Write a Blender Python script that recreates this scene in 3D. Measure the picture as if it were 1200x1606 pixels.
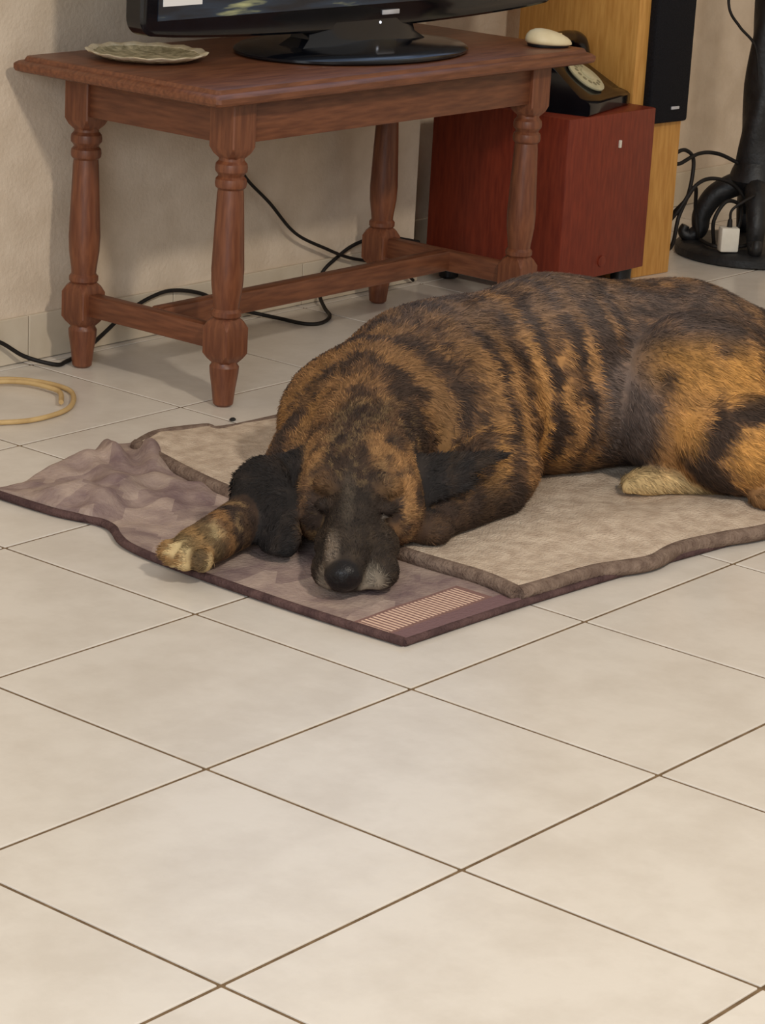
import bpy, bmesh, math, random
import numpy as np
from mathutils import Vector, Matrix
random.seed(4); rng = np.random.default_rng(4)
for o in list(bpy.data.objects): bpy.data.objects.remove(o)
sc = bpy.context.scene; COL = sc.collection

# ------------------------------------------------------------------ camera
cd = bpy.data.cameras.new('camera'); cam = bpy.data.objects.new('camera', cd); COL.objects.link(cam)
R = ((0.63876, 0.19527, -0.74421), (-0.76756, 0.22863, -0.59881), (0.05322, 0.95373, 0.29593))
m = Matrix.Identity(4)
for i in range(3):
    for j in range(3): m[i][j] = R[i][j]
m.translation = (-2.6321, -2.4782, 1.111)
cam.matrix_world = m
cd.sensor_fit = 'HORIZONTAL'; cd.sensor_width = 36; cd.lens = 4129.8/1200*36; cd.clip_start = .05
sc.camera = cam
# ------------------------------------------------------------------ light
sc.view_settings.view_transform = 'Standard'; sc.view_settings.look = 'None'
sc.view_settings.gamma = 1; sc.view_settings.use_curve_mapping = False
sc.view_settings.exposure = 0.0
w = bpy.data.worlds.new('world'); sc.world = w; w.use_nodes = True
w.node_tree.nodes['Background'].inputs[0].default_value = (1.0, .94, .85, 1)
w.node_tree.nodes['Background'].inputs[1].default_value = .46
def lamp_light(name, kind, loc, energy, col, size, target=None):
    d = bpy.data.lights.new(name, kind); d.energy = energy; d.color = col
    if kind == 'AREA': d.shape = 'RECTANGLE'; d.size, d.size_y = size
    else: d.shadow_soft_size = size
    o = bpy.data.objects.new(name, d); COL.objects.link(o); o.location = loc
    if target is not None:
        o.rotation_euler = (Vector(target)-Vector(loc)).to_track_quat('-Z', 'Y').to_euler()
    return o
lamp_light('ceiling_lamp_light', 'POINT', (-.75, -2.4, 2.25), 150, (1.0, .89, .75), .11)
lamp_light('window_light', 'AREA', (-3.9, -2.6, 1.7), 66, (.86, .93, 1.0), (1.4, 1.3), (-.5, -.9, 0))

# ------------------------------------------------------------------ helpers
def srgb(r, g, b):
    f = lambda c: (c/12.92 if c <= .04045 else ((c+.055)/1.055)**2.4)
    return (f(r/255), f(g/255), f(b/255), 1)
def N(nt, t, **kw):
    n = nt.nodes.new(t)
    for k, v in kw.items():
        if k in n.inputs: n.inputs[k].default_value = v
        else: setattr(n, k, v)
    return n
def new_mat(name, rough=.6, spec=.5):
    mt = bpy.data.materials.new(name); mt.use_nodes = True
    nt = mt.node_tree; b = nt.nodes['Principled BSDF']
    b.inputs['Roughness'].default_value = rough; b.inputs['Specular IOR Level'].default_value = spec
    return mt, nt, b
def mat(name, c1, c2=None, scale=20, rough=.6, spec=.5, bump=0, bscale=None, stretch=(1,1,1), metal=0, detail=4, coat=0, lo=.35, hi=.65):
    mt, nt, b = new_mat(name, rough, spec); b.inputs['Metallic'].default_value = metal
    b.inputs['Coat Weight'].default_value = coat
    tc = N(nt, 'ShaderNodeTexCoord'); mp = N(nt, 'ShaderNodeMapping'); mp.inputs['Scale'].default_value = stretch
    nt.links.new(tc.outputs['Object'], mp.inputs['Vector'])
    if c2 is None: c2 = tuple(x*.82 for x in c1[:3])+(1,)
    n = N(nt, 'ShaderNodeTexNoise', Scale=scale, Detail=detail); nt.links.new(mp.outputs[0], n.inputs['Vector'])
    r = N(nt, 'ShaderNodeValToRGB'); r.color_ramp.elements[0].color = c2; r.color_ramp.elements[1].color = c1
    r.color_ramp.elements[0].position = lo; r.color_ramp.elements[1].position = hi
    nt.links.new(n.outputs[0], r.inputs[0]); nt.links.new(r.outputs[0], b.inputs['Base Color'])
    if bump:
        n2 = N(nt, 'ShaderNodeTexNoise', Scale=bscale or scale*3, Detail=3); nt.links.new(mp.outputs[0], n2.inputs['Vector'])
        bp = N(nt, 'ShaderNodeBump', Strength=min(1, bump), Distance=.004); nt.links.new(n2.outputs[0], bp.inputs['Height'])
        nt.links.new(bp.outputs[0], b.inputs['Normal'])
    return mt
def link(o, parent=None):
    COL.objects.link(o)
    if parent is not None: o.parent = parent
    return o
def tag(o, label=None, cat=None, group=None, kind=None):
    for k, v in (('label', label), ('category', cat), ('group', group), ('kind', kind)):
        if v: o[k] = v
    return o
def empty(name, loc, rz=0):
    o = bpy.data.objects.new(name, None); o.empty_display_size = .05; link(o); o.location = loc; o.rotation_euler = (0, 0, rz); return o
class MB:
    def __init__(s): s.v = []; s.f = []
    def add(s, v, f):
        k = len(s.v); s.v += [tuple(p) for p in v]; s.f += [tuple(i+k for i in q) for q in f]; return s
    def box(s, x0, x1, y0, y1, z0, z1, bev=0):
        if bev <= 0:
            v = [(x, y, z) for z in (z0, z1) for y in (y0, y1) for x in (x0, x1)]
            return s.add(v, [(0,2,3,1),(4,5,7,6),(0,1,5,4),(2,6,7,3),(0,4,6,2),(1,3,7,5)])
        bm = bmesh.new(); bmesh.ops.create_cube(bm, size=1)
        for p in bm.verts:
            p.co = ((x0+x1)/2+p.co.x*(x1-x0), (y0+y1)/2+p.co.y*(y1-y0), (z0+z1)/2+p.co.z*(z1-z0))
        bmesh.ops.bevel(bm, geom=bm.edges[:], offset=bev, segments=2, affect='EDGES', profile=.5)
        bm.verts.index_update()
        s.add([p.co[:] for p in bm.verts], [[q.index for q in f.verts] for f in bm.faces]); bm.free(); return s
    def rings(s, loops, cap=True):
        n = len(loops[0]); v = [p for l in loops for p in l]; f = []
        for i in range(len(loops)-1):
            for j in range(n):
                a, b = i*n+j, i*n+(j+1) % n; f.append((a, b, b+n, a+n))
        if cap: f.append(tuple(range(n-1, -1, -1))); f.append(tuple((len(loops)-1)*n+j for j in range(n)))
        return s.add(v, f)
    def lathe(s, prof, n=24, c=(0,0,0), sx=1, sy=1):
        return s.rings([[(c[0]+sx*r*math.cos(2*math.pi*j/n), c[1]+sy*r*math.sin(2*math.pi*j/n), c[2]+z) for j in range(n)] for r, z in prof])
    def tube(s, pts, rad, n=8, closed=False, sub=8, flat=1):
        P = [Vector(p) for p in pts]; out = []; M = len(P)
        rr = rad if isinstance(rad, (list, tuple)) else [rad]*M; ro = []
        for i in range(M if closed else M-1):
            g = lambda k: P[k % M] if closed else P[max(0, min(M-1, k))]
            p0, p1, p2, p3 = g(i-1), g(i), g(i+1), g(i+2)
            for q in range(sub):
                t = q/sub
                out.append(.5*((2*p1)+(-p0+p2)*t+(2*p0-5*p1+4*p2-p3)*t*t+(-p0+3*p1-3*p2+p3)*t**3))
                ro.append(rr[i]*(1-t)+rr[(i+1) % M]*t)
        if not closed: out.append(P[-1]); ro.append(rr[-1])
        L = []; up = Vector((0, 0, 1)); K = len(out); prev = None
        for i in range(K):
            t = (out[(i+1) % K]-out[i-1]) if closed else (out[min(K-1, i+1)]-out[max(0, i-1)])
            t.normalize()
            a = t.cross(up) if prev is None else prev-t*prev.dot(t)
            if a.length < 1e-4: a = t.cross(Vector((1, 0, 0)))
            a.normalize(); prev = a; b = t.cross(a)
            L.append([tuple(out[i]+ro[i]*(a*math.cos(2*math.pi*j/n)+flat*b*math.sin(2*math.pi*j/n))) for j in range(n)])
        if closed: L.append(L[0]); return s.rings(L, False)
        return s.rings(L)
    def xform(s, M): s.v = [tuple(M @ Vector(p)) for p in s.v]; return s
    def mesh(s, name, mt, smooth=True, ang=38):
        me = bpy.data.meshes.new(name); me.from_pydata(s.v, [], s.f); me.validate()
        bm = bmesh.new(); bm.from_mesh(me); bmesh.ops.recalc_face_normals(bm, faces=bm.faces[:])
        if smooth:
            for f in bm.faces: f.smooth = True
            for e in bm.edges:
                if len(e.link_faces) == 2 and e.calc_face_angle(0) > math.radians(ang): e.smooth = False
        bm.to_mesh(me); bm.free()
        if mt: me.materials.append(mt)
        return me
    def build(s, name, mt, parent=None, smooth=True, ang=38):
        return link(bpy.data.objects.new(name, s.mesh(name, mt, smooth, ang)), parent)
def inst(name, me, parent, loc=(0,0,0), rz=0):
    o = bpy.data.objects.new(name, me); link(o, parent); o.location = loc; o.rotation_euler = (0, 0, rz); return o

# ------------------------------------------------------------------ materials
M = {}
M['grout'] = mat('grout', srgb(126, 104, 78), srgb(100, 80, 58), 60, .9, .2)
mt, nt, b = new_mat('floor_tile', .27, .5)
tc = N(nt, 'ShaderNodeTexCoord'); oi = N(nt, 'ShaderNodeObjectInfo')
ad = N(nt, 'ShaderNodeVectorMath', operation='ADD'); nt.links.new(tc.outputs['Object'], ad.inputs[0])
ml = N(nt, 'ShaderNodeMath', operation='MULTIPLY'); ml.inputs[1].default_value = 37; nt.links.new(oi.outputs['Random'], ml.inputs[0]); nt.links.new(ml.outputs[0], ad.inputs[1])
n1 = N(nt, 'ShaderNodeTexNoise', Scale=9, Detail=6, Roughness=.62); nt.links.new(ad.outputs[0], n1.inputs['Vector'])
r1 = N(nt, 'ShaderNodeValToRGB'); r1.color_ramp.elements[0].color = srgb(211, 203, 192); r1.color_ramp.elements[1].color = srgb(221, 214, 204)
r1.color_ramp.elements[0].position = .36; r1.color_ramp.elements[1].position = .6
nt.links.new(n1.outputs[0], r1.inputs[0]); nt.links.new(r1.outputs[0], b.inputs['Base Color'])
n2 = N(nt, 'ShaderNodeTexNoise', Scale=60, Detail=3); nt.links.new(ad.outputs[0], n2.inputs['Vector'])
bp = N(nt, 'ShaderNodeBump', Strength=.12, Distance=.002); nt.links.new(n2.outputs[0], bp.inputs['Height']); nt.links.new(bp.outputs[0], b.inputs['Normal'])
M['tile'] = mt
M['wall'] = mat('wall_plaster', srgb(222, 206, 186), srgb(209, 192, 171), 14, .9, .15, .35, 120)
M['skirt'] = mat('skirting_tile', srgb(214, 202, 182), srgb(200, 186, 164), 12, .5, .4)
M['wood'] = mat('reddish_wood', srgb(126, 78, 52), srgb(98, 57, 38), 16, .42, .45, .08, 60, (1, 9, 9))
M['woody'] = mat('reddish_cross_wood', srgb(124, 76, 51), srgb(98, 57, 38), 16, .42, .45, .08, 60, (9, 1, 9))
M['woodz'] = mat('reddish_turned_wood', srgb(128, 78, 52), srgb(102, 58, 39), 16, .4, .45, .06, 60, (9, 9, 1))
M['red'] = mat('red_veneer', srgb(128, 50, 30), srgb(108, 38, 23), 20, .45, .4, 0, None, (8, 8, 1))
M['oak'] = mat('honey_oak_veneer', srgb(208, 156, 84), srgb(188, 134, 66), 14, .5, .4, 0, None, (9, 9, 1))
M['black'] = mat('black_plastic', srgb(22, 22, 25), srgb(15, 15, 18), 30, .35, .5)
M['gloss'] = mat('glossy_black', srgb(14, 16, 22), srgb(10, 11, 16), 30, .14, .5)
M['grille'] = mat('black_grille_cloth', srgb(24, 24, 30), srgb(14, 14, 18), 300, .8, .2, .3, 500)
M['iron'] = mat('black_iron', srgb(30, 30, 32), srgb(16, 16, 18), 40, .5, .5, .3, 90)
M['cable'] = mat('black_cable_rubber', srgb(34, 30, 28), srgb(22, 20, 19), 40, .6, .3)
M['cream'] = mat('cream_plastic', srgb(226, 210, 172), srgb(212, 192, 150), 20, .45, .4)
M['dial'] = mat('dial_face', srgb(205, 198, 165), srgb(180, 174, 142), 25, .4, .4)
M['white'] = mat('white_plastic', srgb(232, 226, 214), srgb(216, 210, 196), 20, .45, .4)
M['silver'] = mat('silver_badge', srgb(200, 200, 205), None, 30, .35, .5)
M['hose'] = mat('beige_cord', srgb(206, 176, 124), srgb(188, 156, 106), 30, .55, .3)
M['dish'] = mat('speckled_dish', srgb(220, 208, 172), srgb(150, 140, 108), 70, .7, .3, .8, 120)
M['dishrim'] = mat('cream_rim', srgb(242, 232, 206), srgb(226, 210, 176), 60, .6, .3, .4, 90)
M['fleece'] = mat('beige_fleece', srgb(212, 194, 174), srgb(186, 166, 147), 45, .95, .1, .9, 260)
M['hem'] = mat('taupe_plush_hem', srgb(138, 119, 106), srgb(108, 90, 80), 60, .95, .1, .9, 240)

# ------------------------------------------------------------------ floor of laid tiles
T = .35
fl = MB().box(-3.155, 3.155, -3.505, .95, -.03, -.0015).build('floor', M['grout'], smooth=False); tag(fl, kind='structure')
tm = MB().box(-T/2+.0024, T/2-.0024, -T/2+.0024, T/2-.0024, -.012, 0, .0012).mesh('floor_tile', M['tile'], False)
for i in range(-9, 9):
    for j in range(-10, 3):
        y1 = (j+1)*T
        o = inst('floor_tile', tm, fl, ((i+.5)*T, (j+.5)*T, 0))
        if (i+j) % 2: o.rotation_euler.z = math.pi
        if j == 2: o.scale.y = .7; o.location.y = .7+.245/2
# ------------------------------------------------------------------ walls
WY = .7255
wb = MB().box(-3.155, 1.40, WY, 1.0, 0, 2.5).build('wall_back', M['wall'], smooth=False); tag(wb, kind='structure')
wa = MB().box(1.40, 3.155, .87, 1.0, 0, 2.5).build('wall_alcove', M['wall'], smooth=False); tag(wa, kind='structure')
wr_ = MB().box(3.155, 3.30, -3.505, 1.0, 0, 2.5).build('wall_right', M['wall'], smooth=False); tag(wr_, kind='structure')
bb = MB().box(-3.155, 1.40, WY-.0035, WY, 0, .076).build('baseboard_back', M['grout'], smooth=False); tag(bb, kind='structure')
sm = MB().box(-T/2+.001, T/2-.001, -.008, 0, .001, .08, .0015).mesh('skirting_tile', M['skirt'], False)
for i in range(-9, 4): inst('skirting_tile', sm, bb, ((i+.5)*T+.01, WY, 0))
ba = MB().box(1.41, 3.155, .8665, .87, 0, .076).build('baseboard_alcove', M['grout'], smooth=False); tag(ba, kind='structure')
for i in range(4, 9): inst('skirting_tile', sm, ba, ((i+.5)*T+.01, .87, 0))

# ------------------------------------------------------------------ table
tab = empty('coffee_table', (.803, .478, 0), math.radians(.5))
tag(tab, 'reddish brown wooden table with turned legs standing against the white wall', 'table')
HL, HD = .503, .2286
def rect(ins, z):
    a, b2 = HL-ins, HD-ins; c = .006
    return [(-a+c, -b2, z), (a-c, -b2, z), (a, -b2+c, z), (a, b2-c, z), (a-c, b2, z), (-a+c, b2, z), (-a, b2-c, z), (-a, -b2+c, z)]
MB().rings([rect(.010, .497), rect(.002, .500), rect(0, .504), rect(0, .511), rect(.005, .515), rect(.012, .517), rect(.015, .523), rect(.018, .524)]).build('table_top', M['wood'], tab, True, 25)
def sq(h, c, z): return [(-h+c,-h,z),(h-c,-h,z),(h,-h+c,z),(h,h-c,z),(h-c,h,z),(-h+c,h,z),(-h,h-c,z),(-h,-h+c,z)]
lg = MB()
lg.lathe([(.012, 0), (.0165, .004), (.0195, .03), (.0235, .056), (.024, .066), (.021, .071), (.0205, .078)], 24)
lg.rings([sq(.019, .009, .073), sq(.0235, .006, .080), sq(.0265, .002, .088), sq(.0265, .002, .130), sq(.0235, .006, .140), sq(.019, .009, .147)])
lg.lathe([(.019, .144), (.0245, .150), (.0245, .157), (.0205, .162), (.022, .175), (.0255, .20), (.0265, .225), (.0255, .25), (.0235, .30), (.0215, .345), (.0205, .354), (.0245, .358), (.0255, .364), (.0245, .371), (.0205, .375), (.0215, .378), (.0255, .383), (.026, .389), (.025, .395), (.0205, .400), (.020, .408)], 24)
lg.rings([sq(.0185, .009, .404), sq(.024, .006, .412), sq(.0265, .002, .422), sq(.0265, .002, .4975)])
lm = lg.mesh('leg', M['woodz'], True, 32)
LX, LY = .395, .1617
for i in (-1, 1):
    for j in (-1, 1): inst('leg', lm, tab, (i*LX, j*LY, 0))
MB().box(-LX+.02, LX-.02, -LY-.018, -LY+.004, .428, .4975, .001).build('apron', M['wood'], tab)
MB().box(-LX+.02, LX-.02, LY-.004, LY+.018, .428, .4975, .001).build('apron', M['wood'], tab)
for i in (-1, 1):
    MB().box(-.011, .011, -LY+.02, LY-.02, .428, .4975, .001).xform(Matrix.Translation((i*(LX+.009), 0, 0))).build('apron', M['woody'], tab)
    MB().box(-.013, .013, -LY+.015, LY-.015, .092, .130, .004).xform(Matrix.Translation((i*LX, 0, 0))).build('end_stretcher', M['woody'], tab)
MB().box(-LX+.01, LX-.01, -.014, .014, .094, .132, .004).build('long_stretcher', M['wood'], tab)

# ------------------------------------------------------------------ television
TZ = .5245
tv = empty('television', (.861, .455, TZ)); tag(tv, 'black flat screen television on an oval glossy stand on the table', 'television')
MB().lathe([(.94, 0), (1, .003), (1, .007), (.97, .011), (.80, .015), (.40, .021), (.16, .026)], 64, sx=.245, sy=.165).build('stand_base', M['gloss'], tv, True, 50)
MB().rings([[(a*sx2, b2*sy2, z) for a, b2 in ((-1,-.6),(-.6,-1),(.6,-1),(1,-.6),(1,.6),(.6,1),(-.6,1),(-1,.6))] for z, sx2, sy2 in ((.012, .17, .05), (.03, .14, .035), (.07, .13, .024))]).build('stand_neck', M['gloss'], tv)
def tv_outline(ins, zb):
    # half width .545, bottom smile, rounded corners
    hw, z0, z1, cr = .545-ins, .058+ins, .68-ins, .03
    pts = []
    for k in range(9):
        a = math.pi+math.pi/2*k/8; pts.append((-hw+cr+cr*math.cos(a), z0+cr+cr*math.sin(a)))
    for k in range(1, 24):
        x = (-hw+cr)+(2*hw-2*cr)*k/24; pts.append((x, z0-.017*(1-(x/(hw-cr))**2)**.8))
    for k in range(9):
        a = -math.pi/2+math.pi/2*k/8; pts.append((hw-cr+cr*math.cos(a), z0+cr+cr*math.sin(a)))
    for k in range(5):
        a = math.pi/2*k/4; pts.append((hw-cr+cr*math.cos(a), z1-cr+cr*math.sin(a)))
    for k in range(5):
        a = math.pi/2+math.pi/2*k/4; pts.append((-hw+cr+cr*math.cos(a), z1-cr+cr*math.sin(a)))
    return pts
Ls = []
for y, ins in ((-.022, .006), (-.027, .003), (-.027, .0), (.005, 0), (.03, .03), (.035, .06)):
    Ls.append([(p[0], y, p[1]) for p in tv_outline(ins, 0)])
Ls = [[(p[0], -.028, p[1]) for p in tv_outline(.004, 0)], [(p[0], -.024, p[1]) for p in tv_outline(0, 0)], [(p[0], .006, p[1]) for p in tv_outline(0, 0)], [(p[0], .03, p[1]) for p in tv_outline(.03, 0)]]
MB().rings(Ls).build('housing', M['gloss'], tv, True, 40)
mt, nt, b = new_mat('tv_picture', .12, .5)
b.inputs['Base Color'].default_value = srgb(12, 14, 20)
tc = N(nt, 'ShaderNodeTexCoord'); sp = N(nt, 'ShaderNodeSeparateXYZ'); nt.links.new(tc.outputs['Object'], sp.inputs[0])
mp = N(nt, 'ShaderNodeMapping'); mp.inputs['Scale'].default_value = (2.0, 1, 16); mp.inputs['Rotation'].default_value = (0, .05, 0); nt.links.new(tc.outputs['Object'], mp.inputs[0])
nz = N(nt, 'ShaderNodeTexNoise', Scale=2.6, Detail=4); nt.links.new(mp.outputs[0], nz.inputs['Vector'])
rp = N(nt, 'ShaderNodeValToRGB'); e = rp.color_ramp.elements
e[0].position = .45; e[0].color = srgb(5, 9, 15); e[1].position = .74; e[1].color = srgb(140, 136, 92)
x = e.new(.60); x.color = srgb(17, 28, 38)
nt.links.new(nz.outputs[0], rp.inputs[0])
# brighter daylight picture higher up the screen
mr = N(nt, 'ShaderNodeMapRange'); mr.inputs['From Min'].default_value = .15; mr.inputs['From Max'].default_value = .24; nt.links.new(sp.outputs['Z'], mr.inputs['Value'])
mx = N(nt, 'ShaderNodeMix', data_type='RGBA'); nt.links.new(mr.outputs[0], mx.inputs['Factor']); nt.links.new(rp.outputs[0], mx.inputs['A']); 
nb = N(nt, 'ShaderNodeTexNoise', Scale=5, Detail=5); nt.links.new(tc.outputs['Object'], nb.inputs['Vector'])
rb = N(nt, 'ShaderNodeValToRGB'); rb.color_ramp.elements[0].color = srgb(58, 88, 128); rb.color_ramp.elements[1].color = srgb(190, 212, 245); rb.color_ramp.elements[0].position = .35; rb.color_ramp.elements[1].position = .65
nt.links.new(nb.outputs[0], rb.inputs[0]); nt.links.new(rb.outputs[0], mx.inputs['B'])
nt.links.new(mx.outputs['Result'], b.inputs['Emission Color']); b.inputs['Emission Strength'].default_value = 1.8
M['picture'] = mt
MB().box(-.510, .510, -.0295, -.026, .082, .65).build('screen', M['picture'], tv, smooth=False)
MB().box(-.500, -.412, -.0305, -.029, .104, .150).build('picture_highlight', None, tv, smooth=False)
mt, nt, b = new_mat('lit_white_caption', .3); b.inputs['Emission Color'].default_value = srgb(235, 240, 255); b.inputs['Emission Strength'].default_value = 1.5
tv.children[-1].data.materials.append(mt)
MB().box(.04, .085, -.0305, -.027, .0625, .0705, .0008).build('badge', M['silver'], tv)
MB().lathe([(.0025, 0), (.0025, .003), (.001, .004)], 12).xform(Matrix.Translation((.035, -.027, .050)) @ Matrix.Rotation(math.pi/2, 4, 'X')).build('indicator_light', mt, tv)

# ------------------------------------------------------------------ dish and mouse on the table
ds = empty('shallow_dish', (.462, .557, TZ)); tag(ds, 'shallow round speckled dish with a cream rim on the table left of the television', 'dish')
MB().lathe([(.055, 0), (.075, .003), (.088, .008), (.088, .011), (.074, .0062), (.05, .004), (.0, .004)], 48).build('bowl', M['dish'], ds)
n = 56; L = []
for r0, z in ((.086, .0075), (.098, .0115), (.100, .0135), (.097, .0145), (.086, .0112)):
    L.append([(r0*(1+.012*math.sin(14*2*math.pi*j/n))*math.cos(2*math.pi*j/n), r0*(1+.012*math.sin(14*2*math.pi*j/n))*math.sin(2*math.pi*j/n), z+.0012*math.sin(14*2*math.pi*j/n)) for j in range(n)])
L.append(L[0]); MB().rings(L, False).build('rim', M['dishrim'], ds)

ms = empty('computer_mouse', (1.243, .318, TZ), math.radians(-38)); tag(ms, 'smooth cream oval computer mouse at the right end of the table', 'mouse')
def mouse(prof, mtl, nm, z0=0):
    MB().rings([[(.043*s*math.cos(2*math.pi*j/32), .030*s*math.sin(2*math.pi*j/32)*(1-.12*math.cos(2*math.pi*j/32)), z0+z*(1-.30*s*math.cos(2*math.pi*j/32))) for j in range(32)] for s, z in prof]).build(nm, mtl, ms, True, 60)
mouse([(.86, 0), (.90, .003), (.90, .005)], M['black'], 'underside')
mouse([(.90, .0045), (1, .007), (1, .011), (.95, .0165), (.82, .022), (.6, .0265), (.35, .029), (.1, .030)], M['cream'], 'shell')
MB().box(.012, .024, -.0022, .0022, .0205, .0245, .001).build('scroll_wheel', M['hose'], ms)

# ------------------------------------------------------------------ subwoofer, telephone, tower speaker
sb = empty('subwoofer', (1.604, .572, 0)); tag(sb, 'dark red wooden subwoofer box on the floor behind the table, telephone on it', 'speaker')
MB().box(-.146, .146, -.162, .168, .04, .361, .003).build('cabinet', M['red'], sb)
for i in (-1, 1):
    for j in (-1, 1): MB().lathe([(.016, 0), (.020, .004), (.022, .041)], 16, (i*.115, j*.13, 0)).build('foot', M['white'] if (i, j) == (-1, -1) else M['black'], sb)
MB().box(.0, .006, -.166, -.161, .292, .307, .001).xform(Matrix.Translation((.024, 0, 0))).build('badge', M['white'], sb)
MB().rings([[(.012*c*math.cos(a)-.005, -.1645+dz, .070+.011*c*math.sin(a)) for a in [2*math.pi*k/20 for k in range(20)]] for c, dz in ((1, .003), (1, 0), (.8, -.0006))]).build('emblem', M['silver'] if False else M['red'], sb)

ph = empty('rotary_telephone', (1.601, .535, .361), math.radians(14)); tag(ph, 'black rotary dial telephone with pale dial on the red box', 'telephone')
# body: profile swept across the width (y forward = -)
def ph_ring(yz, hw): return None
prof = [(-.100, 0), (-.104, .004), (-.104, .022), (-.098, .028), (-.080, .034), (-.010, .082), (.004, .088), (.070, .088), (.082, .080), (.092, .03), (.096, .004), (.094, 0)]
prof_x = lambda z: .108-.030*min(1, max(0, (z-.024)/.06))
Lp = []
for s in (-1, -.96, -.5, 0, .5, .96, 1):
    Lp.append([(s*prof_x(z)*(1 if abs(s) < 1 else 1), y*(1 if abs(s) < 1 else .985), z*(1 if abs(s) < 1 else .97)) for y, z in prof])
MB().rings(Lp).build('body', M['gloss'], ph, True, 30)
sl = math.atan2(.048, .070)
Md = Matrix.Translation((0, -.045, .0585)) @ Matrix.Rotation(sl, 4, 'X')
dl = MB().lathe([(.040, 0), (.043, .003), (.043, .006), (.036, .008), (.018, .0085), (.0, .0085)], 40).xform(Md).build('dial', M['dial'], ph)
MB().lathe([(.016, .008), (.016, .0105), (.013, .0115), (0, .0115)], 28).xform(Md).build('dial_centre', M['dial'], dl)
hole = MB().lathe([(.0048, .0070), (.0048, .0088), (.003, .0090)], 12)
M['hole'] = mat('dial_hole', srgb(150, 144, 116), srgb(132, 126, 100), 30, .5)
hm = hole.mesh('finger_hole', M['hole'])
for k in range(10):
    a = math.radians(60+k*27); o = inst('finger_hole', hm, dl); o.matrix_local = Md @ Matrix.Translation((.0275*math.cos(a), .0275*math.sin(a), 0))
for s in (-1, 1):
    MB().box(-.014, .014, -.012, .045, .084, .108, .005).xform(Matrix.Translation((s*.042, 0, 0))).build('cradle', M['black'], ph)
hs = MB().tube([(-.105, .014, .088), (-.095, .014, .112), (-.06, .014, .126), (0, .014, .130), (.06, .014, .126), (.095, .014, .112), (.105, .014, .088)], [.026, .022, .013, .012, .013, .022, .026], 16).build('handset', M['gloss'], ph)

sk = empty('tower_speaker', (1.848, .62, 0), math.radians(-6)); tag(sk, 'tall honey coloured wooden tower speaker with black grille beside the red box', 'speaker')
MB().box(-.080, .080, -.160, .160, 0, .98, .003).build('cabinet', M['oak'], sk)
MB().box(-.048, .074, -.180, -.158, .318, .95, .006).build('grille', M['grille'], sk)
MB().box(.018, .042, -.1825, -.1795, .345, .351, .0008).build('badge', M['silver'], sk)

# ------------------------------------------------------------------ floor lamp with iron base
lp = empty('floor_lamp', (2.205, .445, 0)); tag(lp, 'black iron floor lamp with round base and scrolled feet at the right', 'lamp')
MB().lathe([(.150, 0), (.158, .004), (.158, .018), (.150, .026), (.12, .030), (.0, .031)], 56).build('base', M['iron'], lp)
L = []; nn = 40
for k in range(nn+1):
    z = .165+1.35*k/nn; r = .043-.011*min(1, k/12)
    L.append([(r*(1+.10*math.cos(3*(a-k*.35)))*math.cos(a), r*(1+.10*math.cos(3*(a-k*.35)))*math.sin(a), z) for a in [2*math.pi*j/24 for j in range(24)]])
MB().rings(L).build('pole', M['iron'], lp, True, 70)
MB().lathe([(.024, .130), (.046, .148), (.056, .165), (.050, .185), (.041, .205)], 28).build('collar', M['iron'], lp)
for k in range(4):
    a = math.radians(38+90*k); c, s = math.cos(a), math.sin(a)
    MB().tube([(c*r, s*r, z) for r, z in ((.012, .160), (.045, .150), (.083, .125), (.105, .085), (.108, .05), (.128, .036), (.142, .044), (.138, .058))], [.022, .026, .024, .021, .018, .015, .012, .009], 12).build('foot', M['iron'], lp)
MB().lathe([(.10, 1.28), (.20, 1.28), (.12, 1.56), (.115, 1.56), (.192, 1.284), (.10, 1.284)], 40).build('lamp_shade', M['cream'], lp)

# ------------------------------------------------------------------ cables
def cable(name, pts, r, label, mt='cable', group=None, cat='cable'):
    return tag(MB().tube(pts, r, 8).build(name, M[mt], None, True, 80), label, cat, group)
cable('power_cable', [(.20, .708, .075), (.278, .705, .05), (.33, .695, .018), (.368, .66, .005), (.40, .668, .004), (.46, .69, .006), (.521, .705, .025), (.582, .707, .056), (.645, .7085, .075), (.701, .7085, .079), (.776, .7085, .062), (.84, .706, .03), (.907, .700, .010), (.93, .655, .0045), (.935, .60, .0045), (.965, .585, .0045), (1.02, .612, .0045), (1.06, .66, .006), (1.091, .70, .02), (1.105, .7085, .057), (1.145, .7085, .082), (1.20, .7085, .102), (1.277, .7085, .107), (1.377, .7085, .087), (1.395, .7085, .08), (1.43, .74, .05), (1.452, .79, .03), (1.455, .84, .02)], .0036, 'long black power cable looping along the skirting behind the table')
cable('antenna_cable', [(.80, .70, .47), (.83, .702, .33), (.866, .700, .27), (.938, .700, .212), (1.013, .700, .147), (1.107, .700, .105), (1.174, .700, .080), (1.261, .700, .059), (1.34, .700, .03), (1.38, .705, .008)], .0032, 'thin black cable hanging slantwise down the wall under the table')
hz = .0045
cable('coiled_beige_cord', [(-.06, .60, hz), (.05, .655, hz), (.14, .672, hz), (.231, .648, hz), (.27, .594, hz), (.272, .529, hz), (.231, .474, hz), (.176, .438, hz), (.103, .430, hz), (.05, .452, hz), (-.02, .50, hz), (-.03, .57, hz), (.05, .625, hz+.004), (.12, .645, hz+.004), (.204, .627, hz+.004), (.239, .595, hz+.004), (.246, .545, hz+.004), (.238, .512, hz+.004), (.20, .47, .008)], .0042, 'beige cord lying in a loop on the tiles at the left', 'hose', cat='cord')
lc = ('black wire curling highest beside the tower speaker, near the iron lamp', 'black wire stretched across from the speaker to the lamp pole', 'black wire arching over the scrolled lamp foot', 'small black wire loop lying on the lamp base left of the white plug', 'thin black wire rising out of the white plug adapter', 'black wire bent low on the floor behind the lamp base')
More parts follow.
